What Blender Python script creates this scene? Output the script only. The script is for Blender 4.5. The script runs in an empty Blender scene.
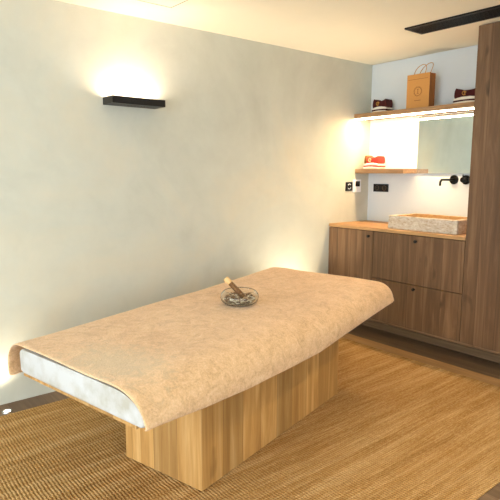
import bpy, bmesh, math, random
from mathutils import Vector, Matrix, noise
random.seed(7)
S = bpy.context.scene
COL = S.collection

# ------------------------------------------------------------------ helpers
def newbm(): return bmesh.new()

def add_box(bm, x0, x1, y0, y1, z0, z1, bev=0.0, seg=2):
    r = bmesh.ops.create_cube(bm, size=1.0)
    vs = r['verts']
    for v in vs:
        v.co.x = x0 + (v.co.x + .5) * (x1 - x0)
        v.co.y = y0 + (v.co.y + .5) * (y1 - y0)
        v.co.z = z0 + (v.co.z + .5) * (z1 - z0)
    if bev > 0:
        es = list({e for v in vs for e in v.link_edges})
        bmesh.ops.bevel(bm, geom=es, offset=bev, segments=seg, profile=.5, affect='EDGES')
    return bm

def box(*a, **k): return add_box(newbm(), *a, **k)

def add_cyl(bm, p0, p1, r0, r1=None, seg=24, bev=0.0):
    r1 = r0 if r1 is None else r1
    p0 = Vector(p0); p1 = Vector(p1); d = p1 - p0
    M = Matrix.Translation((p0 + p1) / 2) @ d.to_track_quat('Z', 'Y').to_matrix().to_4x4()
    r = bmesh.ops.create_cone(bm, cap_ends=True, cap_tris=False, segments=seg, radius1=r0, radius2=r1, depth=d.length, matrix=M)
    if bev > 0:
        fs = [f for f in {f for v in r['verts'] for f in v.link_faces} if len(f.verts) > 4]
        es = list({e for f in fs for e in f.edges})
        bmesh.ops.bevel(bm, geom=es, offset=bev, segments=2, profile=.5, affect='EDGES')
    return bm

def add_tube(bm, pts, rad, seg=10, closed=False):
    pts = [Vector(p) for p in pts]; n = len(pts); rings = []
    up = None
    for i, p in enumerate(pts):
        a = pts[(i - 1) % n] if (closed or i > 0) else p
        b = pts[(i + 1) % n] if (closed or i < n - 1) else p
        t = (b - a).normalized()
        if up is None:
            up = Vector((0, 0, 1)) if abs(t.z) < .9 else Vector((1, 0, 0))
        u = (up - t * up.dot(t)).normalized(); w = t.cross(u); up = u
        r = rad[i] if isinstance(rad, (list, tuple)) else rad
        rings.append([bm.verts.new(p + (u * math.cos(2 * math.pi * k / seg) + w * math.sin(2 * math.pi * k / seg)) * r) for k in range(seg)])
    m = n if closed else n - 1
    for i in range(m):
        A = rings[i]; Bq = rings[(i + 1) % n]
        for k in range(seg):
            bm.faces.new((A[k], A[(k + 1) % seg], Bq[(k + 1) % seg], Bq[k]))
    if not closed:
        bm.faces.new(list(reversed(rings[0]))); bm.faces.new(rings[-1])
    return bm

def lathe(bm, prof, cx=0, cy=0, cz=0, seg=48, sx=1, sy=1):
    rings = []
    for r, z in prof:
        if r < 1e-6: rings.append([bm.verts.new((cx, cy, cz + z))])
        else: rings.append([bm.verts.new((cx + r * sx * math.cos(2 * math.pi * k / seg), cy + r * sy * math.sin(2 * math.pi * k / seg), cz + z)) for k in range(seg)])
    for A, Bq in zip(rings[:-1], rings[1:]):
        for k in range(seg):
            k2 = (k + 1) % seg
            if len(A) == 1 and len(Bq) == 1: continue
            if len(A) == 1: bm.faces.new((A[0], Bq[k2], Bq[k]))
            elif len(Bq) == 1: bm.faces.new((A[k], A[k2], Bq[0]))
            else: bm.faces.new((A[k], A[k2], Bq[k2], Bq[k]))
    return bm

def obj(name, bm, mat, parent=None, smooth=False, label=None, cat=None, kind=None, group=None, world=True):
    """links bm as one mesh object. world=True: vertices are world coordinates (parent unrotated)."""
    bmesh.ops.recalc_face_normals(bm, faces=bm.faces)
    me = bpy.data.meshes.new(name); 
    if parent is not None and world:
        off = parent.location.copy()
        p = parent.parent
        while p is not None: off = off + p.location; p = p.parent
        bmesh.ops.translate(bm, verts=bm.verts, vec=-off)
    bm.to_mesh(me); bm.free()
    if smooth:
        for p in me.polygons: p.use_smooth = True
        try: me.set_sharp_from_angle(angle=math.radians(40))
        except Exception: pass
    o = bpy.data.objects.new(name, me); COL.objects.link(o)
    mats = mat if isinstance(mat, (list, tuple)) else [mat]
    for m in mats: me.materials.append(m)
    if parent is not None: o.parent = parent
    tag(o, label, cat, kind, group)
    return o

def tag(o, label=None, cat=None, kind=None, group=None):
    if label: o['label'] = label
    if cat: o['category'] = cat
    if kind: o['kind'] = kind
    if group: o['group'] = group

def thing(name, label, cat, loc, rz=0, group=None):
    o = bpy.data.objects.new(name, None); COL.objects.link(o)
    o.empty_display_size = .1
    o.location = loc; o.rotation_euler = (0, 0, rz)
    tag(o, label, cat, None, group); return o

def recenter(o):
    """origin of a single mesh thing to its base centre"""
    me = o.data
    xs = [v.co.x for v in me.vertices]; ys = [v.co.y for v in me.vertices]; zs = [v.co.z for v in me.vertices]
    c = Vector(((min(xs) + max(xs)) / 2, (min(ys) + max(ys)) / 2, min(zs)))
    me.transform(Matrix.Translation(-c)); o.location = o.location + c
    return o

# ------------------------------------------------------------------ materials
def lin(c):
    f = lambda v: (v / 12.92 if v <= .04045 else ((v + .055) / 1.055) ** 2.4)
    return tuple(f(x / 255) for x in c) + (1,)

class NT:
    def __init__(s, name):
        s.m = bpy.data.materials.new(name); s.m.use_nodes = True
        s.t = s.m.node_tree; s.b = s.t.nodes['Principled BSDF']
    def n(s, typ, **k):
        nd = s.t.nodes.new(typ)
        for a, v in k.items(): setattr(nd, a, v)
        return nd
    def l(s, a, b): s.t.links.new(a, b)
    def set(s, **k):
        for a, v in k.items(): s.b.inputs[a.replace('_', ' ')].default_value = v
    def coord(s, scale=(1, 1, 1), src='Object', rot=(0, 0, 0)):
        tc = s.n('ShaderNodeTexCoord'); mp = s.n('ShaderNodeMapping')
        mp.inputs['Scale'].default_value = scale; mp.inputs['Rotation'].default_value = rot
        s.l(tc.outputs[src], mp.inputs['Vector']); return mp.outputs['Vector']
    def noise(s, vec, scale, detail=4, rough=.55, dist=0):
        nd = s.n('ShaderNodeTexNoise'); nd.inputs['Scale'].default_value = scale
        nd.inputs['Detail'].default_value = detail; nd.inputs['Roughness'].default_value = rough
        nd.inputs['Distortion'].default_value = dist
        s.l(vec, nd.inputs['Vector']); return nd.outputs['Fac']
    def ramp(s, fac, stops):
        r = s.n('ShaderNodeValToRGB'); e = r.color_ramp.elements
        while len(e) < len(stops): e.new(.5)
        for i, (p, c) in enumerate(stops):
            e[i].position = p; e[i].color = c if len(c) == 4 else lin(c)
        s.l(fac, r.inputs['Fac']); return r.outputs['Color']
    def mix(s, a, b, fac, mode='MIX'):
        m = s.n('ShaderNodeMix'); m.data_type = 'RGBA'; m.blend_type = mode
        for i, v in ((6, a), (7, b)):
            if isinstance(v, tuple): m.inputs[i].default_value = v
            else: s.l(v, m.inputs[i])
        if isinstance(fac, (int, float)): m.inputs[0].default_value = fac
        else: s.l(fac, m.inputs[0])
        return m.outputs[2]
    def math(s, op, a, b=None):
        m = s.n('ShaderNodeMath'); m.operation = op
        for i, v in ((0, a), (1, b)):
            if v is None: continue
            if isinstance(v, (int, float)): m.inputs[i].default_value = v
            else: s.l(v, m.inputs[i])
        return m.outputs[0]
    def bump(s, h, strength, dist=.01):
        b = s.n('ShaderNodeBump'); b.inputs['Strength'].default_value = strength; b.inputs['Distance'].default_value = dist
        s.l(h, b.inputs['Height']); s.l(b.outputs[0], s.b.inputs['Normal'])
    def color(s, c):
        if isinstance(c, tuple): s.b.inputs['Base Color'].default_value = c
        else: s.l(c, s.b.inputs['Base Color'])

def plain(name, c, rough=.6, metal=0, spec=.5, bump=0, bscale=110):
    t = NT(name); 
    v = t.coord(); f = t.noise(v, bscale, 2)
    k = .94
    a = tuple(x * k for x in lin(c)[:3]) + (1,)
    t.color(t.mix(a, lin(c), f)); t.set(Roughness=rough, Metallic=metal); t.b.inputs['Specular IOR Level'].default_value = spec
    if bump: t.bump(f, bump, .002)
    return t.m

def plaster(name, cols, rough=.85, scale=1.2):
    t = NT(name); v = t.coord(src='Object')
    f1 = t.noise(v, scale, 6, .6, .6); f2 = t.noise(v, scale * 5, 5, .6, .3); f3 = t.noise(v, 60, 3)
    c = t.ramp(f1, [(.3, cols[0]), (.5, cols[1]), (.72, cols[2])])
    c2 = t.mix(c, t.ramp(f2, [(.35, cols[1]), (.65, cols[0])]), .3)
    t.color(c2); t.set(Roughness=rough); t.b.inputs['Specular IOR Level'].default_value = .2
    t.bump(t.math('ADD', t.math('MULTIPLY', f3, .3), f2), .12, .01)
    return t.m

def wood(name, dark, mid, light, axis='Z', plank=.14, rough=.5, gs=1.0, ux=1, uy=1, knots=.5, spread=.35, pvar=.35):
    t = NT(name); tc = t.n('ShaderNodeTexCoord'); sx = t.n('ShaderNodeSeparateXYZ'); t.l(tc.outputs['Object'], sx.inputs[0])
    if axis == 'Z':
        u = t.math('ADD', t.math('MULTIPLY', sx.outputs[0], ux), t.math('MULTIPLY', sx.outputs[1], uy)); sc = (22, 22, 1.3)
    elif axis == 'X':
        u = sx.outputs[1]; sc = (1.3, 22, 22)
    else:
        u = sx.outputs[0]; sc = (22, 1.3, 22)
    idx = t.math('FLOOR', t.math('DIVIDE', u, plank))
    wn = t.n('ShaderNodeTexWhiteNoise'); wn.noise_dimensions = '1D'; t.l(idx, wn.inputs['W'])
    off = t.n('ShaderNodeCombineXYZ')
    for i in range(3): t.l(t.math('MULTIPLY', wn.outputs['Value'], 7.3 + i * 5), off.inputs[i])
    va = t.n('ShaderNodeVectorMath'); va.operation = 'ADD'; t.l(tc.outputs['Object'], va.inputs[0]); t.l(off.outputs[0], va.inputs[1])
    mp = t.n('ShaderNodeMapping'); mp.inputs['Scale'].default_value = tuple(x * gs for x in sc); t.l(va.outputs[0], mp.inputs[0])
    g = t.noise(mp.outputs[0], 1, 5, .62, 1.1)
    mp2 = t.n('ShaderNodeMapping'); mp2.inputs['Scale'].default_value = tuple(x * gs * 5 for x in sc); t.l(va.outputs[0], mp2.inputs[0])
    fine = t.noise(mp2.outputs[0], 1, 3, .6)
    c = t.ramp(g, [(.5 - spread, dark), (.5, mid), (.5 + spread * .8, light)])
    c = t.mix(c, lin(dark), t.math('MULTIPLY', t.math('SUBTRACT', fine, .45), .8), 'MIX')
    hs = t.n('ShaderNodeHueSaturation'); t.l(c, hs.inputs['Color'])
    t.l(t.math('ADD', t.math('MULTIPLY', wn.outputs['Value'], pvar), 1 - pvar / 2), hs.inputs['Value'])
    c = hs.outputs[0]
    if knots:
        mk = t.n('ShaderNodeMapping'); mk.inputs['Scale'].default_value = tuple((5 if x > 5 else 2.2) for x in sc); t.l(va.outputs[0], mk.inputs[0])
        kn = t.noise(mk.outputs[0], 1.6, 2, .5)
        kf = t.n('ShaderNodeMapRange'); kf.inputs['From Min'].default_value = .66; kf.inputs['From Max'].default_value = .78; t.l(kn, kf.inputs['Value'])
        c = t.mix(c, tuple(x * .45 for x in lin(dark)[:3]) + (1,), t.math('MULTIPLY', kf.outputs[0], knots))
    # hairline joint between boards
    fr = t.math('FRACT', t.math('DIVIDE', u, plank)); d = t.math('ABSOLUTE', t.math('SUBTRACT', fr, .5))
    j = t.math('GREATER_THAN', d, .5 - .0012 / plank)
    c = t.mix(c, tuple(x * .5 for x in lin(dark)[:3]) + (1,), t.math('MULTIPLY', j, .6))
    t.color(c); t.set(Roughness=rough); t.b.inputs['Specular IOR Level'].default_value = .35
    t.bump(fine, .08, .004)
    return t.m

def emit(name, c, s):
    t = NT(name); t.set(Roughness=.4); t.b.inputs['Base Color'].default_value = lin(c)
    t.b.inputs['Emission Color'].default_value = lin(c); t.b.inputs['Emission Strength'].default_value = s
    return t.m

M = {}
M['wall'] = plaster('limewash_plaster', [(186, 187, 172), (200, 201, 186), (212, 204, 180)])
M['wall_back'] = plaster('pale_plaster', [(206, 213, 216), (212, 219, 221), (216, 220, 218)], scale=.8)
M['ceiling'] = plaster('ceiling_paint', [(228, 221, 200), (232, 225, 203), (234, 227, 205)], scale=.7)
M['oak'] = wood('golden_oak', (128, 86, 40), (180, 137, 78), (212, 174, 116), gs=.6, spread=.33, plank=.15, rough=.5, ux=1, uy=1, knots=.6, pvar=.42)
M['walnut'] = wood('brown_oak_veneer', (72, 50, 32), (110, 82, 56), (146, 114, 82), gs=.6, plank=.15, rough=.55, ux=1, uy=.7, knots=.9, pvar=.2)
M['walnut_h'] = wood('oak_counter', (140, 104, 66), (172, 132, 86), (196, 158, 108), axis='X', plank=.62, rough=.5, knots=.3, pvar=.1)
M['shelf'] = wood('oak_shelf', (122, 92, 62), (156, 122, 86), (182, 150, 112), axis='X', plank=.5, rough=.5, knots=.2, pvar=.1)
M['skirting'] = wood('skirting_oak', (96, 74, 52), (124, 98, 70), (148, 120, 90), axis='X', plank=.5, rough=.5, knots=.1, pvar=.1)
M['floor'] = wood('floor_boards', (84, 66, 48), (110, 88, 66), (134, 108, 82), axis='X', plank=.2, rough=.45, knots=.3, pvar=.3)
M['black'] = plain('black_metal', (14, 13, 13), .45, 0, .4)
M['blackm'] = plain('satin_black_tap', (10, 10, 10), .3, .6, .5)
M['dark'] = plain('dark_gap', (20, 15, 12), .9)
M['white'] = plain('white_plastic', (236, 238, 238), .4)
M['chrome'] = plain('brushed_steel', (200, 200, 198), .25, 1)
M['led'] = emit('warm_led', (255, 216, 166), 290)
M['diffuser'] = emit('strip_diffuser', (255, 240, 216), 5)
M['sconce_led'] = emit('sconce_led', (255, 228, 204), 52)
M['spotled'] = emit('uplight_led', (255, 240, 215), 14)
M['towel_white'] = plain('cream_towelling', (232, 224, 208), .95, bump=.5, bscale=400)
M['maroon'] = plain('maroon_cloth', (66, 12, 12), .95, bump=.4, bscale=400)
M['red'] = plain('red_cloth', (196, 52, 40), .95, bump=.4, bscale=400)
M['brownside'] = plain('ochre_cloth', (120, 78, 30), .95, bump=.4, bscale=400)
M['gold'] = plain('gold_embroidery', (196, 146, 62), .6, .2)
M['palegold'] = plain('pale_embroidery', (238, 214, 160), .7)
M['kraft'] = plain('kraft_paper', (190, 136, 70), .8, bump=.15, bscale=90)
M['kraft_side'] = plain('kraft_paper_gusset', (150, 92, 38), .8, bump=.15, bscale=90)
M['print'] = plain('brown_print', (108, 66, 26), .7)
M['rope'] = plain('paper_rope', (190, 140, 74), .8)
M['seam'] = plain('grey_seam', (150, 144, 126), .9)
M['grout'] = plain('hem_white', (226, 232, 238), .9)

def mat_foam():
    t = NT('white_upholstery'); v = t.coord(); f = t.noise(v, 9, 5, .6); g = t.noise(v, 220, 2)
    t.color(t.ramp(f, [(.35, (164, 160, 146)), (.6, (186, 187, 184))])); t.set(Roughness=.75); t.bump(g, .25, .002); return t.m
M['foam'] = mat_foam()

def mat_throw():
    t = NT('tan_plush_throw'); v = t.coord()
    a = t.noise(v, 2.6, 6, .62, .8); b = t.noise(v, 15, 7, .78, 1.2); c = t.noise(v, 120, 3, .7)
    base = t.ramp(a, [(.3, (196, 154, 108)), (.5, (222, 184, 138)), (.68, (236, 204, 162))])
    c3 = t.ramp(c, [(.3, (138, 98, 60)), (.5, (214, 174, 128)), (.7, (246, 220, 186))])
    sp = t.ramp(b, [(.3, (160, 118, 76)), (.52, (222, 184, 138)), (.75, (242, 216, 180))])
    col = t.mix(base, sp, .62)
    col = t.mix(col, c3, .24)
    # greenish-grey patch at the near left corner of the nap
    sx = t.n('ShaderNodeSeparateXYZ'); tc = t.n('ShaderNodeTexCoord'); t.l(tc.outputs['Object'], sx.inputs[0])
    dx = t.math('DIVIDE', t.math('ADD', sx.outputs[0], .33), .2); dy = t.math('DIVIDE', t.math('SUBTRACT', sx.outputs[1], .16), .27)
    r = t.math('SQRT', t.math('ADD', t.math('POWER', dx, 2), t.math('POWER', dy, 2)))
    r = t.math('ADD', r, t.math('MULTIPLY', t.math('SUBTRACT', b, .5), 2.6))
    mr = t.n('ShaderNodeMapRange'); t.l(r, mr.inputs['Value']); mr.inputs['From Min'].default_value = 1.1; mr.inputs['From Max'].default_value = .3
    col = t.mix(col, lin((196, 180, 148)), t.math('MULTIPLY', mr.outputs[0], .6))
    t.color(col); t.set(Roughness=.98); t.b.inputs['Specular IOR Level'].default_value = .1
    t.b.inputs['Sheen Weight'].default_value = .25; t.b.inputs['Sheen Roughness'].default_value = .5
    t.bump(t.math('ADD', t.math('MULTIPLY', b, 1.2), c), .55, .006)
    return t.m
M['throw'] = mat_throw()

def mat_rug():
    t = NT('woven_jute'); v = t.coord()
    tc = t.n('ShaderNodeTexCoord'); sx = t.n('ShaderNodeSeparateXYZ'); t.l(tc.outputs['Object'], sx.inputs[0])
    wob = t.noise(v, 6, 3)
    X = t.math('ADD', sx.outputs[0], t.math('MULTIPLY', wob, .004)); Y = t.math('ADD', sx.outputs[1], t.math('MULTIPLY', wob, .006))
    wx = t.math('SINE', t.math('MULTIPLY', X, 2 * math.pi / .0125))
    rn = t.n('ShaderNodeTexWhiteNoise'); rn.noise_dimensions = '1D'; t.l(t.math('FLOOR', t.math('DIVIDE', X, .0125)), rn.inputs['W']); row = t.math('MULTIPLY', rn.outputs['Value'], 6.28)
    wy = t.math('SINE', t.math('ADD', t.math('MULTIPLY', Y, 2 * math.pi / .0155), t.math('MULTIPLY', row, .3)))
    h = t.math('ADD', t.math('MULTIPLY', wx, .28), t.math('MULTIPLY', wy, .62))
    mp = t.n('ShaderNodeMapping'); mp.inputs['Scale'].default_value = (75, 3.2, 1); t.l(tc.outputs['Object'], mp.inputs[0])
    st = t.noise(mp.outputs[0], 1, 5, .7)
    blot = t.noise(v, 1.6, 4); mf = t.n('ShaderNodeMapping'); mf.inputs['Scale'].default_value = (150, 38, 1); t.l(tc.outputs['Object'], mf.inputs[0]); fn = t.noise(mf.outputs[0], 1, 3, .75)
    c = t.ramp(st, [(.3, (112, 78, 40)), (.5, (176, 138, 84)), (.66, (230, 196, 142))])
    c = t.mix(c, t.ramp(fn, [(.3, (120, 80, 36)), (.5, (182, 136, 74)), (.72, (238, 206, 150))]), .5)
    mb = t.n('ShaderNodeMapping'); mb.inputs['Scale'].default_value = (16, .7, 1); t.l(tc.outputs['Object'], mb.inputs[0]); br = t.noise(mb.outputs[0], 1, 3, .6)
    c = t.mix(c, t.ramp(br, [(.35, (120, 84, 42)), (.5, (184, 144, 88)), (.66, (236, 204, 152))]), .24)
    c = t.mix(c, lin((98, 62, 26)), t.math('MULTIPLY', t.math('SUBTRACT', .1, h), .5))
    c = t.mix(c, lin((150, 98, 40)), t.math('MULTIPLY', t.math('SUBTRACT', blot, .4), .6))
    t.color(c); t.set(Roughness=.95); t.b.inputs['Specular IOR Level'].default_value = .1
    t.bump(t.math('ADD', h, t.math('MULTIPLY', fn, 1.5)), .8, .004)
    return t.m
M['rug'] = mat_rug()

def mat_stone(name, cols, bs=.5):
    t = NT(name); v = t.coord(scale=(1, 1, 2.2)); a = t.noise(v, 26, 6, .72, .6); b = t.noise(v, 7, 4)
    t.color(t.mix(t.ramp(a, [(.3, cols[0]), (.5, cols[1]), (.7, cols[2])]), t.ramp(b, [(.4, cols[1]), (.7, cols[0])]), .3))
    t.set(Roughness=.8); t.bump(a, bs, .01); return t.m
M['stone'] = mat_stone('rough_travertine', [(150, 118, 78), (206, 196, 176), (236, 234, 226)])
M['stone_in'] = mat_stone('ochre_travertine', [(122, 90, 48), (160, 124, 74), (190, 158, 108)], .25)

def mat_mirror():
    t = NT('mirror_glass'); t.set(Metallic=1.0, Roughness=.02)
    t.b.inputs['Base Color'].default_value = (.80, .94, 1.0, 1); return t.m
M['mirror'] = mat_mirror()

def mat_glass():
    t = NT('clear_glass'); t.set(Roughness=.02, IOR=1.3); t.b.inputs['Transmission Weight'].default_value = 1.0
    t.b.inputs['Base Color'].default_value = (.96, .98, .97, 1); return t.m
M['glass'] = mat_glass()
def mat_pane():
    t = NT('window_pane'); t.set(Roughness=.0, IOR=1.01); t.b.inputs['Transmission Weight'].default_value = 1.0
    t.b.inputs['Base Color'].default_value = (1, 1, 1, 1); return t.m
def mat_chips():
    t = NT('stone_chips'); oi = t.n('ShaderNodeNewGeometry'); v = t.coord()
    t.color(t.ramp(oi.outputs['Random Per Island'], [(0, (60, 34, 16)), (.3, (170, 130, 84)), (.5, (92, 56, 28)), (.75, (206, 184, 150)), (1, (236, 226, 206))]))
    t.set(Roughness=.5); return t.m
M['chips'] = mat_chips()
def mat_stick():
    t = NT('carved_dark_wood'); v = t.coord(scale=(30, 30, 30)); f = t.noise(v, 3, 4, .7)
    t.color(t.ramp(f, [(.3, (70, 42, 16)), (.55, (120, 80, 36)), (.75, (160, 116, 60))])); t.set(Roughness=.6); t.bump(f, .5, .003); return t.m
M['stick'] = mat_stick()
M['stick_tip'] = plain('pale_wood', (232, 190, 128), .6)

# ------------------------------------------------------------------ room
H = 2.414; XR = 5.2; YF = -6.2; T = .15
D = .547; HC = .943; W = 1.3388
obj('floor', box(-T, XR + T, YF - T, T, -.1, 0), M['floor'], kind='structure')
obj('ceiling', box(-T, XR + T, YF - T, T, H, H + .15), M['ceiling'], kind='structure')
obj('wall_left', box(-T, 0, YF, 0, 0, H), M['wall'], kind='structure')
obj('wall_back', box(-T, XR + T, 0, T, 0, H), M['wall_back'], kind='structure')
ry0, ry1, rz0, rz1 = -5.6, -2.6, .6, 2.2
bm = newbm()
add_box(bm, XR, XR + T, YF, ry0, 0, H); add_box(bm, XR, XR + T, ry1, 0, 0, H)
add_box(bm, XR, XR + T, ry0, ry1, 0, rz0); add_box(bm, XR, XR + T, ry0, ry1, rz1, H)
obj('wall_right', bm, M['wall'], kind='structure')
# front wall with a wide window opening
bm = newbm(); wx0, wx1, wz0, wz1 = .5, 4.7, .15, 2.25
add_box(bm, -T, wx0, YF - T, YF, 0, H); add_box(bm, wx1, XR + T, YF - T, YF, 0, H)
add_box(bm, wx0, wx1, YF - T, YF, 0, wz0); add_box(bm, wx0, wx1, YF - T, YF, wz1, H)
obj('wall_front', bm, M['wall'], kind='structure')
bm = newbm(); f = .05
add_box(bm, wx0, wx1, YF - .1, YF - .04, wz0, wz0 + f); add_box(bm, wx0, wx1, YF - .1, YF - .04, wz1 - f, wz1)
for k in range(4):
    x = wx0 + (wx1 - wx0 - f) * k / 3
    add_box(bm, x, x + f, YF - .1, YF - .04, wz0 + f, wz1 - f)
win = obj('window_1', bm, M['black'], kind='structure')
obj('pane', box(wx0 + f, wx1 - f, YF - .075, YF - .065, wz0 + f, wz1 - f), mat_pane(), win)

bm = newbm()  # unseen right-hand window, added so daylight strikes the left wall frontally
add_box(bm, XR + .04, XR + .1, ry0, ry1, rz0, rz0 + f); add_box(bm, XR + .04, XR + .1, ry0, ry1, rz1 - f, rz1)
for k in range(3):
    y = ry0 + (ry1 - ry0 - f) * k / 2
    add_box(bm, XR + .04, XR + .1, y, y + f, rz0 + f, rz1 - f)
win = obj('added_window', bm, M['black'], kind='structure')
obj('pane', box(XR + .065, XR + .075, ry0 + f, ry1 - f, rz0 + f, rz1 - f), mat_pane(), win)

# ceiling hatch: shadow gap round a flush panel
bm = newbm()
hx0, hx1, hy0, hy1, g = .32, .86, -2.92, -2.38, .004
add_box(bm, hx0, hx1, hy1 - g, hy1, H - .002, H + .01); add_box(bm, hx0, hx1, hy0, hy0 + g, H - .002, H + .01)
add_box(bm, hx0, hx0 + g, hy0, hy1, H - .002, H + .01); add_box(bm, hx1 - g, hx1, hy0, hy1, H - .002, H + .01)
obj('trim_1', bm, M['seam'], kind='structure')

# ------------------------------------------------------------------ black linear vent in ceiling
v = thing('ceiling_vent', 'long black linear air vent set into the cream ceiling', 'vent', (1.7, -.77, H - .012))
bm = newbm(); a0, a1, b0, b1 = .966, 3.0, -.875, -.665
add_box(bm, a0, a1, b0, b0 + .02, H - .012, H - .001); add_box(bm, a0, a1, b1 - .02, b1, H - .012, H - .001)
add_box(bm, a0, a0 + .02, b0 + .02, b1 - .02, H - .012, H - .001); add_box(bm, a1 - .02, a1, b0 + .02, b1 - .02, H - .012, H - .001)
obj('frame', bm, M['black'], v)
bm = newbm()
for k in range(7):
    y = b0 + .034 + k * .0235
    add_box(bm, a0 + .02, a1 - .02, y, y + .009, H - .010, H - .003)
obj('louvre', bm, M['black'], v)
obj('backing', box(a0 + .02, a1 - .02, b0 + .02, b1 - .02, H - .0025, H - .0005), M['black'], v)

# ------------------------------------------------------------------ wall sconce
s = thing('wall_sconce', 'black rectangular uplight sconce glowing on the plaster wall', 'wall lamp', (0, -2.5225, 1.833))
x0, x1, y0, y1, z0, z1 = .0, .147, -2.71, -2.335, 1.833, 1.878
bm = newbm(); t_ = .006
add_box(bm, x0 + .001, x1, y0, y1, z0, z0 + .012)
add_box(bm, x1 - t_, x1, y0, y1, z0 + .012, z1); add_box(bm, x0 + .001, x0 + t_, y0, y1, z0 + .012, z1)
add_box(bm, x0 + t_, x1 - t_, y0, y0 + t_, z0 + .012, z1); add_box(bm, x0 + t_, x1 - t_, y1 - t_, y1, z0 + .012, z1)
obj('housing', bm, M['black'], s)
obj('light_panel', box(.03, .12, y0 + .03, y1 - .03, z0 + .013, z0 + .022), M['sconce_led'], s)
bm = newbm()
for k in range(9): add_cyl(bm, (.075, y0 + .09 + k * .024, z0 - .0015), (.075, y0 + .09 + k * .024, z0 + .001), .004, seg=10)
obj('unlit_led_dots', bm, plain('copper_dot', (90, 40, 24), .5), s)  # row of switched-off LED dots on the underside

# ------------------------------------------------------------------ recessed floor uplights
def uplight(x, y, label, e=17):
    u = thing('floor_uplight', label, 'floor light', (x, y, 0), group='round floor uplights along the plaster wall')
    bm = lathe(newbm(), [(.018, .0005), (.018, .004), (.021, .006), (.029, .005), (.031, .0005)], x, y, 0, 32)
    bmesh.ops.remove_doubles(bm, verts=bm.verts, dist=1e-5)
    obj('trim_ring', bm, M['chrome'], u, smooth=True)
    obj('lens', lathe(newbm(), [(0, .004), (.014, .0035), (.0175, .0015), (.0175, .0008), (0, .0008)], x, y, 0, 24), M['spotled'], u, smooth=True)
    L = bpy.data.lights.new('uplight_beam', 'SPOT'); L.energy = e; L.color = (1, .86, .66); L.spot_size = math.radians(96); L.spot_blend = 1; L.shadow_soft_size = .03
    o = bpy.data.objects.new('uplight_beam', L); COL.objects.link(o); o.parent = u
    o.location = (0, 0, .012)
    d = Vector((-.11, 0, 1)); o.rotation_euler = d.to_track_quat('-Z', 'Y').to_euler()
    return u
uplight(.118, -3.43, 'small round steel uplight in the floor strip at the left edge')
uplight(.118, -1.07, 'small round uplight in the floor strip behind the massage table', 120)

# ------------------------------------------------------------------ rug
obj('painted_lit_band', box(.0, 3.2, -.799, -.662, .0, .0015), M['walnut_h'], kind='structure')  # lighter strip stands in for the band of light on the floor
r = obj('jute_rug', box(.17, 2.30, -5.2, -.80, .0, .005, bev=.002), M['rug'], label='large golden woven jute rug on the floor under the massage table', cat='rug')
r.location.z = .0005

# ------------------------------------------------------------------ vanity cabinet
obj('baseboard_back', box(.003, 3.2, -.345, -.332, .0005, .058), M['skirting'], kind='structure')
cab = thing('vanity_cabinet', 'low brown oak vanity cabinet with door and two drawers below the niche', 'cabinet', (W / 2, -D / 2, 0))
g = .005; cb = .150; ct = HC - .027
obj('carcass', box(.003, W - .004, -D + .022, -.003, cb, ct), M['walnut'], cab)
obj('plinth', box(.003, W - .004, -.33, -.05, .0005, cb), M['shelf'], cab)
def front(name, xa, xb, za, zb, kx, kz):
    d = obj(name, box(xa, xb, -D, -D + .02, za, zb, bev=.0012), M['walnut'], cab)
    bm = add_cyl(newbm(), (kx, -D + .0005, kz), (kx, -D - .016, kz), .006, seg=16)
    add_cyl(bm, (kx, -D - .014, kz), (kx, -D - .026, kz), .0125, .0125, 24, .002)
    obj('knob', bm, M['black'], d, smooth=True, world=False) if False else knob(bm, d)
def knob(bm, d):
    off = cab.location
    bmesh.ops.translate(bm, verts=bm.verts, vec=-off)
    obj('knob', bm, M['black'], d, smooth=True, world=False, label='round black knob')
front('door', .020, .507 - g / 2, cb, ct - .006, .466, .868)
front('drawer', .507 + g / 2, W - .006, .515 + g / 2, ct - .006, .928, .868)
front('drawer', .507 + g / 2, W - .006, cb, .515 - g / 2, .930, .482)
obj('filler_strip', box(.002, .017, -D, -D + .02, cb, ct - .006), M['walnut'], cab)
obj('countertop', box(.002, W - .003, -D - .004, -.002, HC - .027, HC, bev=.002), M['walnut_h'], label='oak worktop along the top of the low vanity cabinet', cat='worktop')

# tall cabinet
tc_ = thing('tall_cabinet', 'tall brown oak cabinet reaching the ceiling at the right edge', 'cabinet', (1.7, -D / 2, 0))
obj('carcass', box(W, 2.35, -D + .022, -.003, cb, H - .003), M['walnut'], tc_)
obj('plinth', box(W, 2.35, -.33, -.05, .0005, cb), M['shelf'], tc_)
obj('door', box(W - .001, 1.84, -D, -D + .02, cb, H - .006, bev=.0012), M['walnut'], tc_)
obj('door', box(1.843, 2.35, -D, -D + .02, cb, H - .006, bev=.0012), M['walnut'], tc_)

# ------------------------------------------------------------------ shelves, mirror
SD = .243
us = thing('wall_shelf', 'long oak shelf with glowing light strip under its front edge', 'shelf', (W / 2, -SD / 2, 1.902))
obj('board', box(.001, W - .003, -SD, -.001, 1.904, 1.944, bev=.001), M['shelf'], us)
obj('light_strip', box(.006, W - .008, -SD + .004, -SD + .022, 1.8915, 1.893), M['led'], us, label='glowing warm white light strip')
obj('strip_diffuser', box(.004, W - .006, -SD + .001, -SD + .024, 1.8932, 1.9036), M['diffuser'], us, label='softly glowing white strip edge')
obj('wall_shelf', box(.001, .537, -.203, -.001, 1.40, 1.44, bev=.001), M['shelf'], label='short oak shelf beside the mirror holding the red towel', cat='shelf')
mi = thing('wall_mirror', 'frameless mirror on the back wall under the long shelf', 'mirror', (.94, 0, 1.402))
obj('backing', box(.545, W - .004, -.006, -.001, 1.402, 1.895), M['dark'], mi)
obj('glass', box(.543, W - .003, -.011, -.0062, 1.401, 1.896), M['mirror'], mi)

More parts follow.
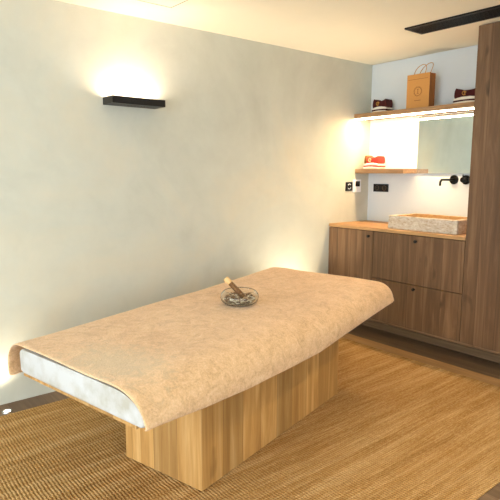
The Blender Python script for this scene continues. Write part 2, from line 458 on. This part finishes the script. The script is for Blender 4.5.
# ------------------------------------------------------------------ electrics
sk = thing('wall_socket', 'black double power socket on the back wall below the short shelf', 'socket', (.155, 0, 1.225))
obj('cover_plate', box(.069, .241, -.009, -.001, 1.226, 1.300, bev=.002), M['black'], sk)
mg = plain('dark_grey_insert', (44, 42, 40), .4)
for cx in (.113, .197):
    bm = newbm()
    add_tube(bm, [(cx + .021 * math.cos(a * math.pi / 12), -.0095, 1.263 + .021 * math.sin(a * math.pi / 12)) for a in range(24)], .0022, 6, True)
    add_cyl(bm, (cx - .008, -.0085, 1.263), (cx - .008, -.0105, 1.263), .003, seg=10); add_cyl(bm, (cx + .008, -.0085, 1.263), (cx + .008, -.0105, 1.263), .003, seg=10)
    obj('outlet', bm, plain('worn_bronze', (96, 76, 56), .5), sk)
ls = thing('wall_switch', 'small black wall switch plate with white ring left of the thermostat', 'switch', (0, -.291, 1.23))
obj('cover_plate', box(.001, .010, -.336, -.246, 1.236, 1.318, bev=.002), M['black'], ls)
bm = newbm()
add_tube(bm, [(.0112, -.291 + .021 * math.cos(a), 1.277 + .024 * math.sin(a)) for a in [math.radians(40 + k * 14) for k in range(9)]], .003, 8)
add_tube(bm, [(.0112, -.291 + .021 * math.cos(a), 1.277 + .024 * math.sin(a)) for a in [math.radians(220 + k * 14) for k in range(9)]], .003, 8)
obj('rocker_ring', bm, M['white'], ls)
obj('rocker', box(.0095, .013, -.303, -.279, 1.262, 1.292, bev=.001), M['black'], ls)
th = thing('thermostat', 'white wall thermostat with a dark display beside the black switch', 'thermostat', (0, -.18, 1.222))
obj('casing', box(0, .012, -.238, -.122, 1.222, 1.342, bev=.003), M['white'], th)
obj('display', box(.0115, .0135, -.206, -.142, 1.276, 1.326), plain('display_glass', (36, 26, 22), .2), th)

# ------------------------------------------------------------------ tap
tp = thing('wall_tap', 'matt black wall mounted basin tap with curved spout', 'tap', (.905, 0, 1.34))
obj('cover_plate', add_cyl(newbm(), (.905, 0, 1.349), (.905, -.012, 1.349), .039, .039, 40, .002), M['blackm'], tp, smooth=True)
pts = [(.905, -.010, 1.349), (.905, -.06, 1.349), (.905, -.12, 1.349), (.905, -.185, 1.349)]
for k in range(1, 8):
    a = k / 7 * math.pi / 2
    pts.append((.905, -.185 - .03 * math.sin(a), 1.349 - .03 * (1 - math.cos(a))))
pts.append((.905, -.215, 1.300))
obj('spout', add_tube(newbm(), pts, .0095, 16), M['blackm'], tp, smooth=True)
hd = thing('tap_control', 'round matt black wall tap control right of the curved spout', 'tap', (1.013, 0, 1.34))
obj('cover_plate', add_cyl(newbm(), (1.013, 0, 1.349), (1.013, -.012, 1.349), .039, .039, 40, .002), M['blackm'], hd, smooth=True)
bm = add_cyl(newbm(), (1.013, -.010, 1.349), (1.013, -.066, 1.349), .021, .021, 32, .002)
add_tube(bm, [(1.013, -.054, 1.349), (1.013, -.056, 1.37), (1.013, -.058, 1.392)], .0045, 10)
obj('handle', bm, M['blackm'], hd, smooth=True)

# ------------------------------------------------------------------ basin (rough stone trough)
def basin():
    X0, X1, Y0, Y1, Z0, Z1 = .597, 1.225, -.475, -.085, HC + .0006, 1.052
    w = .038; zb = Z0 + .045
    bm = newbm()
    def loop(ix, z, n=36, m=22, jit=0.0, ins=0.0):
        x0, x1, y0, y1 = X0 + ix, X1 - ix, Y0 + ix, Y1 - ix
        P = []
        for k in range(n): P.append((x0 + (x1 - x0) * k / n, y0))
        for k in range(m): P.append((x1, y0 + (y1 - y0) * k / m))
        for k in range(n): P.append((x1 - (x1 - x0) * k / n, y1))
        for k in range(m): P.append((x0, y1 - (y1 - y0) * k / m))
        out = []
        for (x, y) in P:
            q = noise.noise(Vector((x * 22, y * 22, z * 40))) * jit
            cx, cy = (x0 + x1) / 2, (y0 + y1) / 2
            nx = -1 if abs(x - x0) < 1e-6 else (1 if abs(x - x1) < 1e-6 else 0)
            ny = -1 if abs(y - y0) < 1e-6 else (1 if abs(y - y1) < 1e-6 else 0)
            zz = z + (noise.noise(Vector((x * 15, y * 15, 3))) * .002 if abs(z - Z1) < 1e-6 else 0)
            out.append(bm.verts.new((x + nx * q, y + ny * q, zz)))
        return out
    Ls = []
    for k in range(7): Ls.append((loop(.004, Z0 + (Z1 - .004 - Z0) * k / 6, jit=.006 if 0 < k else .002), 0))
    Ls.append((loop(.008, Z1, jit=.002), 0)); Ls.append((loop(w, Z1 - .001), 0))
    Ls.append((loop(w + .004, Z1 - .012), 1)); Ls.append((loop(w + .012, zb + .02), 1)); Ls.append((loop(w + .05, zb + .004), 1)); Ls.append((loop(w + .11, zb), 1))
    for (A, _), (Bq, mi_) in zip(Ls[:-1], Ls[1:]):
        n = len(A)
        for k in range(n):
            f = bm.faces.new((A[k], A[(k + 1) % n], Bq[(k + 1) % n], Bq[k])); f.material_index = mi_
    f = bm.faces.new(Ls[-1][0]); f.material_index = 1
    bm.faces.new(list(reversed(Ls[0][0])))
    return bm
o = obj('stone_basin', basin(), [M['stone'], M['stone_in']], smooth=True, label='rectangular rough stone wash basin standing on the oak worktop', cat='basin')
recenter(o)

# ------------------------------------------------------------------ paper bag
BX0, BX1, BY0, BY1, BZ0, BZ1 = .535, .752, -.200, -.118, 1.9445, 2.224
bag = thing('paper_bag', 'brown kraft paper carrier bag with printed round emblem on the long shelf', 'bag', ((BX0 + BX1) / 2, (BY0 + BY1) / 2, BZ0))
bm = newbm(); tk = .0012
def quadwall(bm, pts, mi_=0):
    vs = [bm.verts.new(p) for p in pts]; f = bm.faces.new(vs); f.material_index = mi_; return f
ym = (BY0 + BY1) / 2; fx = .012
top = [(BX0, BY0), (BX1, BY0), (BX1 - fx, ym), (BX1, BY1), (BX0, BY1), (BX0 + fx, ym)]
bot = [(BX0, BY0), (BX1, BY0), (BX1, ym), (BX1, BY1), (BX0, BY1), (BX0, ym)]
tv = [bm.verts.new((x, y, BZ1)) for x, y in top]; bv = [bm.verts.new((x, y, BZ0)) for x, y in bot]
for k in range(6):
    f = bm.faces.new((bv[k], bv[(k + 1) % 6], tv[(k + 1) % 6], tv[k]))
    f.material_index = 0 if k in (0, 3) else 1
bm.faces.new(list(reversed(bv)))
pb = obj('paper_body', bm, [M['kraft'], M['kraft_side']], bag)
md = pb.modifiers.new('t', 'SOLIDIFY'); md.thickness = tk; md.offset = -1
yf = BY0 - .0006; cxb = (BX0 + BX1) / 2; czb = 2.082
bm = newbm()
ring = lambda R, r_, n=40: add_tube(bm, [(cxb + R * math.cos(2 * math.pi * k / n), yf, czb + R * math.sin(2 * math.pi * k / n)) for k in range(n)], r_, 6, True)
ring(.034, .0016)
for k in range(20):      # beaded outer edge
    a = 2 * math.pi * k / 20
    add_tube(bm, [(cxb + R * math.cos(a), yf, czb + R * math.sin(a)) for R in (.038, .042)], .0016, 5)
add_box(bm, cxb - .002, cxb + .002, yf - .0005, yf + .0005, czb - .018, czb + .018)
add_box(bm, cxb - .009, cxb + .009, yf - .0005, yf + .0005, czb + .016, czb + .019)
add_box(bm, cxb - .009, cxb + .009, yf - .0005, yf + .0005, czb - .019, czb - .016)
obj('printed_emblem', bm, M['print'], bag)
bm = newbm()
for k in range(9): add_box(bm, cxb - .030 + k * .0068, cxb - .030 + k * .0068 + .005, yf - .0004, yf + .0005, 2.006, 2.0105)
obj('printed_line', bm, M['print'], bag)
obj('fold_line', box(BX0 + .012, BX1 - .02, yf - .0002, yf + .0005, 2.181, 2.1832), M['print'], bag)
for yy, lean, lx in ((BY0 + .006, .0, .034), (BY1 - .006, .02, .046)):
    bm = newbm(); P = []
    for k in range(25):
        a = math.pi * k / 24
        P.append((cxb + .004 + lx * math.sin(a) - .052 * math.cos(a) * (1 + .12 * math.sin(a)), yy + lean * math.sin(a), BZ1 - .014 + (.084 if lx < .04 else .108) * math.sin(a) ** .7))
    P[0] = (P[0][0], yy, BZ1 - .03); P[-1] = (P[-1][0], yy, BZ1 - .03)
    add_tube(bm, P, .0028, 8)
    obj('rope_handle', bm, M['rope'], bag, smooth=True)

# ------------------------------------------------------------------ folded towels with pouch
def slab_cloth(x0, x1, y0, y1, z0, z1, sag=0.0, puff=.0, round_=.012, nx=14, ny=8, topf=None, taper=0.0):
    """soft pillow-like folded layer"""
    bm = newbm()
    add_box(bm, x0, x1, y0, y1, z0, z1)
    bmesh.ops.subdivide_edges(bm, edges=bm.edges[:], cuts=5, use_grid_fill=True)
    cx, cy = (x0 + x1) / 2, (y0 + y1) / 2; hz = (z1 - z0) / 2; cz = (z0 + z1) / 2
    for v in bm.verts:
        u = (v.co.x - cx) / ((x1 - x0) / 2); w = (v.co.y - cy) / ((y1 - y0) / 2); h = (v.co.z - cz) / hz
        # rounded sides
        k = 1 - abs(h) ** 3 * .06
        v.co.x = cx + u * (x1 - x0) / 2 * k; v.co.y = cy + w * (y1 - y0) / 2 * (1 - abs(h) ** 3 * .1)
        f = (h + 1) / 2
        if topf: v.co.z += topf(u, w) * f
        v.co.x += -taper * f * u
        v.co.z += noise.noise(v.co * 25) * .002 * f
    return bm
def towel(name_label, x0, x1, y0, y1, z, cloth, emb_mat, side):
    t = thing('folded_towel', name_label, 'towel', ((x0 + x1) / 2, (y0 + y1) / 2, z), group='folded towels on the oak shelves')
    z += .0006
    L = x1 - x0
    sag = lambda u, w: -.004 + .006 * (1 - u * u)
    obj('cream_fold', slab_cloth(x0 - .004, x1 - .004, y0, y1 - .004, z, z + .017, topf=lambda u, w: .006 * (1 - u * u)), M['towel_white'], t, smooth=True, label='cream towelling layer')
    obj('dark_fold', slab_cloth(x0 - .002, x1 - .001, y0 + .003, y1 - .006, z + .017, z + .030, topf=lambda u, w: .010 * (1 - u * u)), cloth, t, smooth=True)
    obj('cream_fold', slab_cloth(x0, x1, y0 + .001, y1 - .006, z + .030, z + .045, topf=lambda u, w: .012 * (1 - u * u)), M['towel_white'], t, smooth=True, label='cream towelling layer')
    pz0, pz1 = z + .045, z + .112
    pch = slab_cloth(x0 + .002, x1 - .002, y0 + .004, y1 - .01, pz0, pz1, topf=lambda u, w: .020 * abs(u) ** 2.4 - .010 - .004 * u, taper=.008)
    for v_ in pch.verts:
        k_ = 1 - (v_.co.z - pz0) / (pz1 - pz0); v_.co.z += .012 * (1 - ((v_.co.x - (x0 + x1) / 2) / (L / 2)) ** 2) * max(0, k_)
    bmesh.ops.recalc_face_normals(pch, faces=pch.faces)
    for f_ in pch.faces:
        if f_.calc_center_median().x < x0 + L * .17: f_.material_index = 1
    p = obj('pouch', pch, [cloth, side], t, smooth=True)
    cx = (x0 + x1) / 2 - .015; yy = y0 + .0035; cz = (pz0 + pz1) / 2 + .004
    bm = newbm()
    add_tube(bm, [(cx + .017 * math.cos(a), yy, cz + .015 * math.sin(a)) for a in [math.radians(30 + k * 15) for k in range(20)]], .0026, 6)
    add_tube(bm, [(cx + .006 * math.cos(a) + .008, yy, cz + .006 + .008 * math.sin(a)) for a in [math.radians(k * 30) for k in range(12)]], .0024, 6, True)
    add_tube(bm, [(cx + .001, yy, cz + .016), (cx + .001, yy, cz - .012)], .0024, 6)
    obj('embroidered_emblem', bm, emb_mat, p, smooth=True, world=False) if False else emb(bm, emb_mat, p, t)
    return t
def emb(bm, m, p, t):
    bmesh.ops.translate(bm, verts=bm.verts, vec=-t.location)
    obj('embroidered_emblem', bm, m, p, smooth=True, world=False, label='gold embroidered emblem')
towel('maroon and cream folded towel left of the paper bag on the long shelf', .142, .296, -.165, -.045, 1.944, M['maroon'], M['gold'], M['maroon'])
towel('maroon and cream folded towel right of the paper bag beside tall cabinet', .955, 1.165, -.175, -.055, 1.944, M['maroon'], M['gold'], M['maroon'])
towel('bright red and cream folded towel on the short shelf', .066, .236, -.165, -.045, 1.44, M['red'], M['palegold'], M['brownside'])

# ------------------------------------------------------------------ massage table (local x = long axis, y = across)
ANG = math.atan2(math.cos(-.2615), math.sin(-.2615))
TB = Vector((1.5172, -2.9854, .0058))
mt = thing('massage_table', 'massage table with white padded top on a golden oak plank block base', 'massage table', TB, ANG)
zo = -TB.z
def tobj(name, bm, mat, smooth=False, parent=None, **k):
    return obj(name, bm, mat, parent or mt, smooth=smooth, world=False, **k)
BL, BW = 1.309, .497
tobj('base', box(0, BL, 0, BW, .004, .531 + zo, bev=.0015), M['oak'])
tobj('plinth', box(.02, BL - .02, .02, BW - .02, .0002, .004), M['dark'], label='dark recessed plinth')
def wfar(l): return .655 + .15 * (l + .46) / 2.24        # far long edge, the pad is slightly skewed on its base
def lend(w): return -.482 + .048 * (w + .16) / .8          # left end line
WN = -.172
LR = 1.757
# table top board
def quad_prism(bm, pts, z0, z1):
    a = [bm.verts.new((x, y, z0)) for x, y in pts]; b = [bm.verts.new((x, y, z1)) for x, y in pts]; n = len(pts)
    bm.faces.new(list(reversed(a))); bm.faces.new(b)
    for k in range(n): bm.faces.new((a[k], a[(k + 1) % n], b[(k + 1) % n], b[k]))
    return bm
c = .012
tobj('top_board', quad_prism(newbm(), [(lend(WN) + c, WN + c + .04), (LR - .06, WN + c + .04), (LR - .02, wfar(LR) - .02), (lend(.6) + c, wfar(-.46) - .012)], .531 + zo, .547 + zo), M['oak'])
# padded cushion: cross-section swept along the table
def pad():
    bm = newbm(); rings = []
    N = 30; z0, z1 = .547 + zo, .652 + zo
    for i in range(N + 1):
        s = i / N
        wf = wfar(-.46 + s * 2.24); q = max(0, (s - .93) / .07); wn = WN + .13 * (1 - math.sqrt(max(0, 1 - q * q))); wf -= .05 * q * q
        prof = []
        prof.append((wn + .022, z0)); prof.append((wn + .006, z0 + .006)); 
        for k in range(9):                       # large soft roll on the near side
            a = k / 8 * math.pi / 2
            prof.append((wn + .16 * (1 - math.cos(a)), z0 + .018 + (z1 - z0 - .018) * math.sin(a)))
        for k in range(1, 8): prof.append((wn + .16 + (wf - .025 - wn - .16) * k / 8, z1 + .002 * math.sin(math.pi * k / 8)))
        for k in range(5):
            a = k / 4 * math.pi / 2
            prof.append((wf - .025 + .025 * math.sin(a), z1 - .025 + .025 * math.cos(a)))
        prof.append((wf - .004, z0 + .01)); prof.append((wf - .03, z0))
        ring = []
        for (w, z) in prof:
            l0 = lend(w)
            e = 0
            if i == 0: e = .0
            l = l0 + (LR - l0) * s
            ring.append(bm.verts.new((l, w, z)))
        rings.append(ring)
    for A, Bq in zip(rings[:-1], rings[1:]):
        n = len(A)
        for k in range(n): bm.faces.new((A[k], A[(k + 1) % n], Bq[(k + 1) % n], Bq[k]))
    f0 = bm.faces.new(list(reversed(rings[0]))); bm.faces.new(rings[-1])
    es = list(f0.edges)
    bmesh.ops.bevel(bm, geom=es, offset=.007, segments=3, profile=.5, affect='EDGES')
    return bm
tobj('cushion', pad(), M['foam'], smooth=True, label='white padded cushion')

# ------------------------------------------------------------------ plush throw over the cushion
def lerp_tab(tab, x):
    if x <= tab[0][0]: return tab[0][1]
    for (a, va), (b, vb) in zip(tab[:-1], tab[1:]):
        if x <= b:
            t = (x - a) / (b - a); t = t * t * (3 - 2 * t) if False else t
            return va + (vb - va) * t
    return tab[-1][1]
def throw():
    bm = newbm(); ST = []
    ZT = .672
    nearw, rc = WN - .016, .13
    Lr = LR + .068
    hem = [(-.46, .549), (-.2, .520), (.1, .498), (.45, .486), (.72, .482), (1.02, .505), (1.3, .525), (1.6, .545), (1.78, .552)]
    # near side stations (left -> right)
    for k in range(56):
        l = -.50 + (Lr - rc + .50) * k / 55
        ST.append(dict(t=k / 55, p=(l, nearw), n=(0, 1), r=.165 - .065 * max(0, min(1, (l - (Lr - rc - .35)) / .35)), rz=.108, hem=lerp_tab(hem, l), c=max(0, 1), side='n'))
    for k in range(1, 14):
        a = k / 14 * math.pi / 2; f = k / 14
        ST.append(dict(p=(Lr - rc + rc * math.sin(a), nearw + rc - rc * math.cos(a)), n=(-math.sin(a), math.cos(a)), r=.10 + (.08 - .10) * f, rz=.108, hem=.552, side='c'))
    foff = lambda l: .092 - .035 * (l + .46) / 2.24
    wf1 = wfar(Lr - .11) + foff(Lr - .11); rc2 = .11
    for k in range(24):
        w = nearw + rc + (wf1 - rc2 - nearw - rc) * k / 23
        ST.append(dict(p=(Lr, w), n=(-1, 0), r=.08, rz=.10, hem=.55, side='r'))
    for k in range(1, 10):
        a = k / 10 * math.pi / 2; f = k / 10
        ST.append(dict(p=(Lr - rc2 + rc2 * math.cos(a), wf1 - rc2 + rc2 * math.sin(a)), n=(-math.cos(a), -math.sin(a)), r=.08 + .01 * f, rz=.10 - .038 * f, hem=.55, side='c2'))
    for k in range(56):
        l = Lr - rc2 + (-.455 - Lr + rc2) * k / 55
        ST.append(dict(t=1 - k / 55, p=(l, wfar(l) + foff(l)), n=(0, -1), r=.10, rz=.062 + .026 * max(0, min(1, (.5 - l) / .9)), hem=.546 - .036 * max(0, min(1, (.3 - l) / .7)), side='f'))
    rows = []
    for i, s in enumerate(ST):
        px, py = s['p']; nx, ny = s['n']; r = s['r']; rz = s['rz']; row = []
        def P(d, z): return Vector((px + nx * d, py + ny * d, z))
        zc = ZT - rz
        # hem turned slightly in
        row.append(P(.03 if s['side'] == 'f' else .016, s['hem'] + .001)); row.append(P(.006, s['hem'] - .001))
        for k in range(1, 4): row.append(P(0, s['hem'] + (zc - s['hem']) * k / 3))
        for k in range(1, 9):
            a = k / 8 * math.pi / 2
            row.append(P(r * (1 - math.cos(a)), zc + rz * math.sin(a)))
        inner = P(r, ZT)
        lsp = -.50 + 1.88 * s['t'] if 't' in s else 1.38
        wsp = .24 + .03 * (lsp + .46)
        sp = Vector((lsp, wsp, ZT + .003))
        for k in range(1, 15): row.append(inner.lerp(sp, k / 14))
        rows.append(row)
    VR = []
    for i, row in enumerate(rows):
        s = ST[i]; vr = []
        for j, p in enumerate(row):
            q = p.copy()
            # left end follows the skewed cushion end
            if s['side'] in ('n', 'f'):
                tgt = lend(max(-.19, min(.75, q.y))) - .010
                f_ = j / (len(row) - 1) if j > 12 else 0
                e0 = rows[0][j].x if s['side'] == 'n' else rows[-1][j].x
                q.x += (tgt - e0) * (1 - s['t'])
            a = noise.noise(Vector((q.x * 2.3, q.y * 3.1, 1.7))); b = noise.noise(Vector((q.x * 7, q.y * 9, q.z * 8 + 4)))
            if j >= 5:
                w = min(1, (j - 4) / 6)
                q.z += (a * .007 + b * .0022) * w
                # gentle rise towards the far right end
                f = max(0, (q.x - .9) / .9); sy_ = max(0, min(1, (q.y + .2) / .9)); q.z += .012 * f * f * w * sy_ * sy_ * (3 - 2 * sy_)
            else:
                # soft folds on the hanging sides
                amp = .006 if s['side'] == 'n' else .004
                nn = noise.noise(Vector((q.x * 5, q.y * 5, 9.1)))
                q.x -= s['n'][0] * (nn * amp + .003); q.y -= s['n'][1] * (nn * amp + .003)
                if j < 3: q.z += nn * .006 * (1 if q.x > -.2 else .2)
            q.z += zo
            vr.append(bm.verts.new(q))
        VR.append(vr)
    for A, Bq in zip(VR[:-1], VR[1:]):
        for j in range(len(A) - 1):
            try: bm.faces.new((A[j], Bq[j], Bq[j + 1], A[j + 1]))
            except ValueError: pass
    bmesh.ops.remove_doubles(bm, verts=bm.verts, dist=.0008)
    return bm
tw = obj('plush_throw', throw(), M['throw'], smooth=True, label='tan plush throw draped over the massage table top', cat='blanket')
tw.location = TB; tw.rotation_euler = (0, 0, ANG)
for p in tw.data.polygons: p.use_smooth = True
md = tw.modifiers.new('thick', 'SOLIDIFY'); md.thickness = .009; md.offset = -1
md = tw.modifiers.new('sub', 'SUBSURF'); md.levels = 1; md.render_levels = 1

# ------------------------------------------------------------------ glass bowl, chips and wooden stick
bl, bw_ = .674, .303
ca, sa = math.cos(ANG), math.sin(ANG)
bxw = TB.x + bl * ca - bw_ * sa; byw = TB.y + bl * sa + bw_ * ca; bz = .6795
gl = newbm(); R = .108
outer = [(0, .0), (.065, .0), (.088, .004), (.103, .016), (R, .030), (.104, .043), (.092, .053), (.084, .056)]
outer = [(r_, z_ * 1.35) for r_, z_ in outer]
inner = [(.083, .054), (.090, .051), (.101, .041), (.105, .030), (.100, .018), (.086, .007), (.065, .004), (0, .005)]
inner = [(r_, z_ * 1.35) for r_, z_ in inner]
lathe(gl, outer + inner, bxw, byw, bz, 56)
bmesh.ops.remove_doubles(gl, verts=gl.verts, dist=1e-6)
o = obj('glass_bowl', gl, M['glass'], smooth=True, label='low round clear glass bowl of stone chips on the tan throw', cat='bowl'); recenter(o)
ch = newbm(); rnd = random.Random(3)
A0 = Vector((.02, .012, .039)); D0 = (Vector((-.058, -.062, .150)) - A0).normalized()
for k in range(190):
    while True:
        x, y = rnd.uniform(-.09, .09), rnd.uniform(-.09, .09)
        if x * x + y * y < .088 ** 2: break
    z = rnd.uniform(.010, .044)
    rr = math.hypot(x, y)
    if z < .018 and rr > .07: z += .010
    q_ = Vector((x, y, z)) - A0; q_ -= D0 * max(0, q_.dot(D0))
    if q_.length < .024: continue
    r0 = bmesh.ops.create_icosphere(ch, subdivisions=1, radius=1.0)
    Mx = Matrix.Translation((bxw + x, byw + y, bz + z + .003)) @ Matrix.Rotation(rnd.uniform(0, 6.28), 4, 'Z') @ Matrix.Rotation(rnd.uniform(-.6, .6), 4, 'X') @ Matrix.Diagonal((rnd.uniform(.009, .015), rnd.uniform(.006, .010), rnd.uniform(.0025, .0045), 1))
    for v in r0['verts']: v.co = v.co * (1 + rnd.uniform(-.15, .15)); v.co = Mx @ v.co
o = obj('stone_chips', ch, M['chips'], label='brown and cream stone chips heaped inside the glass bowl', cat='stones', kind='stuff'); recenter(o)
st = thing('wooden_stick', 'short dark wooden stick with pale tip leaning in the glass bowl', 'stick', (bxw, byw, bz + .04))
STK = (None,)
# stick direction: rises towards the left of the picture
A = Vector((bxw, byw, bz + .045)) + Vector((.02, .012, -.006)); E_ = Vector((bxw - .058, byw - .062, bz + .150))
dirv = (E_ - A).normalized()
bm = add_tube(newbm(), [A + dirv * t for t in (0, .004, .03, .08, .108)], [.011, .0145, .0155, .015, .0145], 16)
obj('shaft', bm, M['stick'], st, smooth=True)
bm = add_tube(newbm(), [A + dirv * t for t in (.1085, .112, .140, .146)], [.014, .0155, .016, .013], 16)
obj('tip', bm, M['stick_tip'], st, smooth=True, label='pale wood tip')

# ------------------------------------------------------------------ light
wd = bpy.data.worlds.new('day'); S.world = wd; wd.use_nodes = True
bg = wd.node_tree.nodes['Background']; bg.inputs[0].default_value = (.78, .90, 1.0, 1); bg.inputs[1].default_value = 3.0
def area(name, loc, rot, sx, sy, e, c, portal=False):
    L = bpy.data.lights.new(name, 'AREA'); L.shape = 'RECTANGLE'; L.size = sx; L.size_y = sy; L.energy = e; L.color = c
    if portal: L.cycles.is_portal = True
    o = bpy.data.objects.new(name, L); COL.objects.link(o); o.location = loc; o.rotation_euler = rot; return o
area('window_daylight', ((wx0 + wx1) / 2, YF + .01, (wz0 + wz1) / 2), (math.radians(90), 0, 0), wx1 - wx0, wz1 - wz0, 86, (.90, .95, 1.0))
area('added_window_daylight', (XR - .01, (ry0 + ry1) / 2, (rz0 + rz1) / 2), (0, math.radians(90), 0), rz1 - rz0, ry1 - ry0, 42, (.93, .96, 1.0))  # fill light coming through the added right-hand window
# unseen downlights, added out of frame to throw warm light on the rug
def downlight(x, y, e, label, col=(1, .78, .5)):
    d = thing('added_ceiling_downlight', label, 'added light', (x, y, H - .012), group='added unseen ceiling downlights')
    obj('lens', lathe(newbm(), [(0, -.0005), (.033, -.0005), (.033, -.0015), (0, -.0015)], x, y, H, 24), M['spotled'], d)
    bm = lathe(newbm(), [(.034, -.001), (.034, -.006), (.045, -.006), (.046, -.001)], x, y, H, 32)
    obj('bezel', bm, M['white'], d, smooth=True)
    L = bpy.data.lights.new('added_downlight_beam', 'SPOT'); L.energy = e; L.color = col; L.spot_size = math.radians(110); L.spot_blend = .8; L.shadow_soft_size = .03
    o = bpy.data.objects.new('added_downlight_beam', L); COL.objects.link(o); o.parent = d; o.location = (0, 0, .002)
    return d
downlight(2.75, -1.7, 95, 'added unseen downlight warming the right side of the rug')
downlight(3.3, -3.2, 14, 'added unseen downlight in the ceiling nearer the window')

# ------------------------------------------------------------------ camera
F, PITCH, YAW, CX, CY, ROLL = 529.232, .1444, .8891, 3.3206, -4.1817, .0026
cam = bpy.data.cameras.new('camera'); co = bpy.data.objects.new('camera', cam); COL.objects.link(co)
cam.sensor_width = 36; cam.sensor_height = 36; cam.lens = F / 500 * 36; cam.clip_start = .05
fw = Vector((-math.sin(YAW) * math.cos(PITCH), math.cos(YAW) * math.cos(PITCH), -math.sin(PITCH)))
rt = Vector((math.cos(YAW), math.sin(YAW), 0)); up = rt.cross(fw)
c_, s_ = math.cos(ROLL), math.sin(ROLL); rt, up = rt * c_ + up * s_, up * c_ - rt * s_
co.matrix_world = Matrix(((rt.x, up.x, -fw.x, CX), (rt.y, up.y, -fw.y, CY), (rt.z, up.z, -fw.z, 1.4), (0, 0, 0, 1)))
S.camera = co
S.view_settings.view_transform = 'Standard'; S.view_settings.look = 'None'; S.view_settings.gamma = 1; S.view_settings.use_curve_mapping = False
S.view_settings.exposure = 0.2
S.cycles.max_bounces = 8; S.cycles.diffuse_bounces = 5
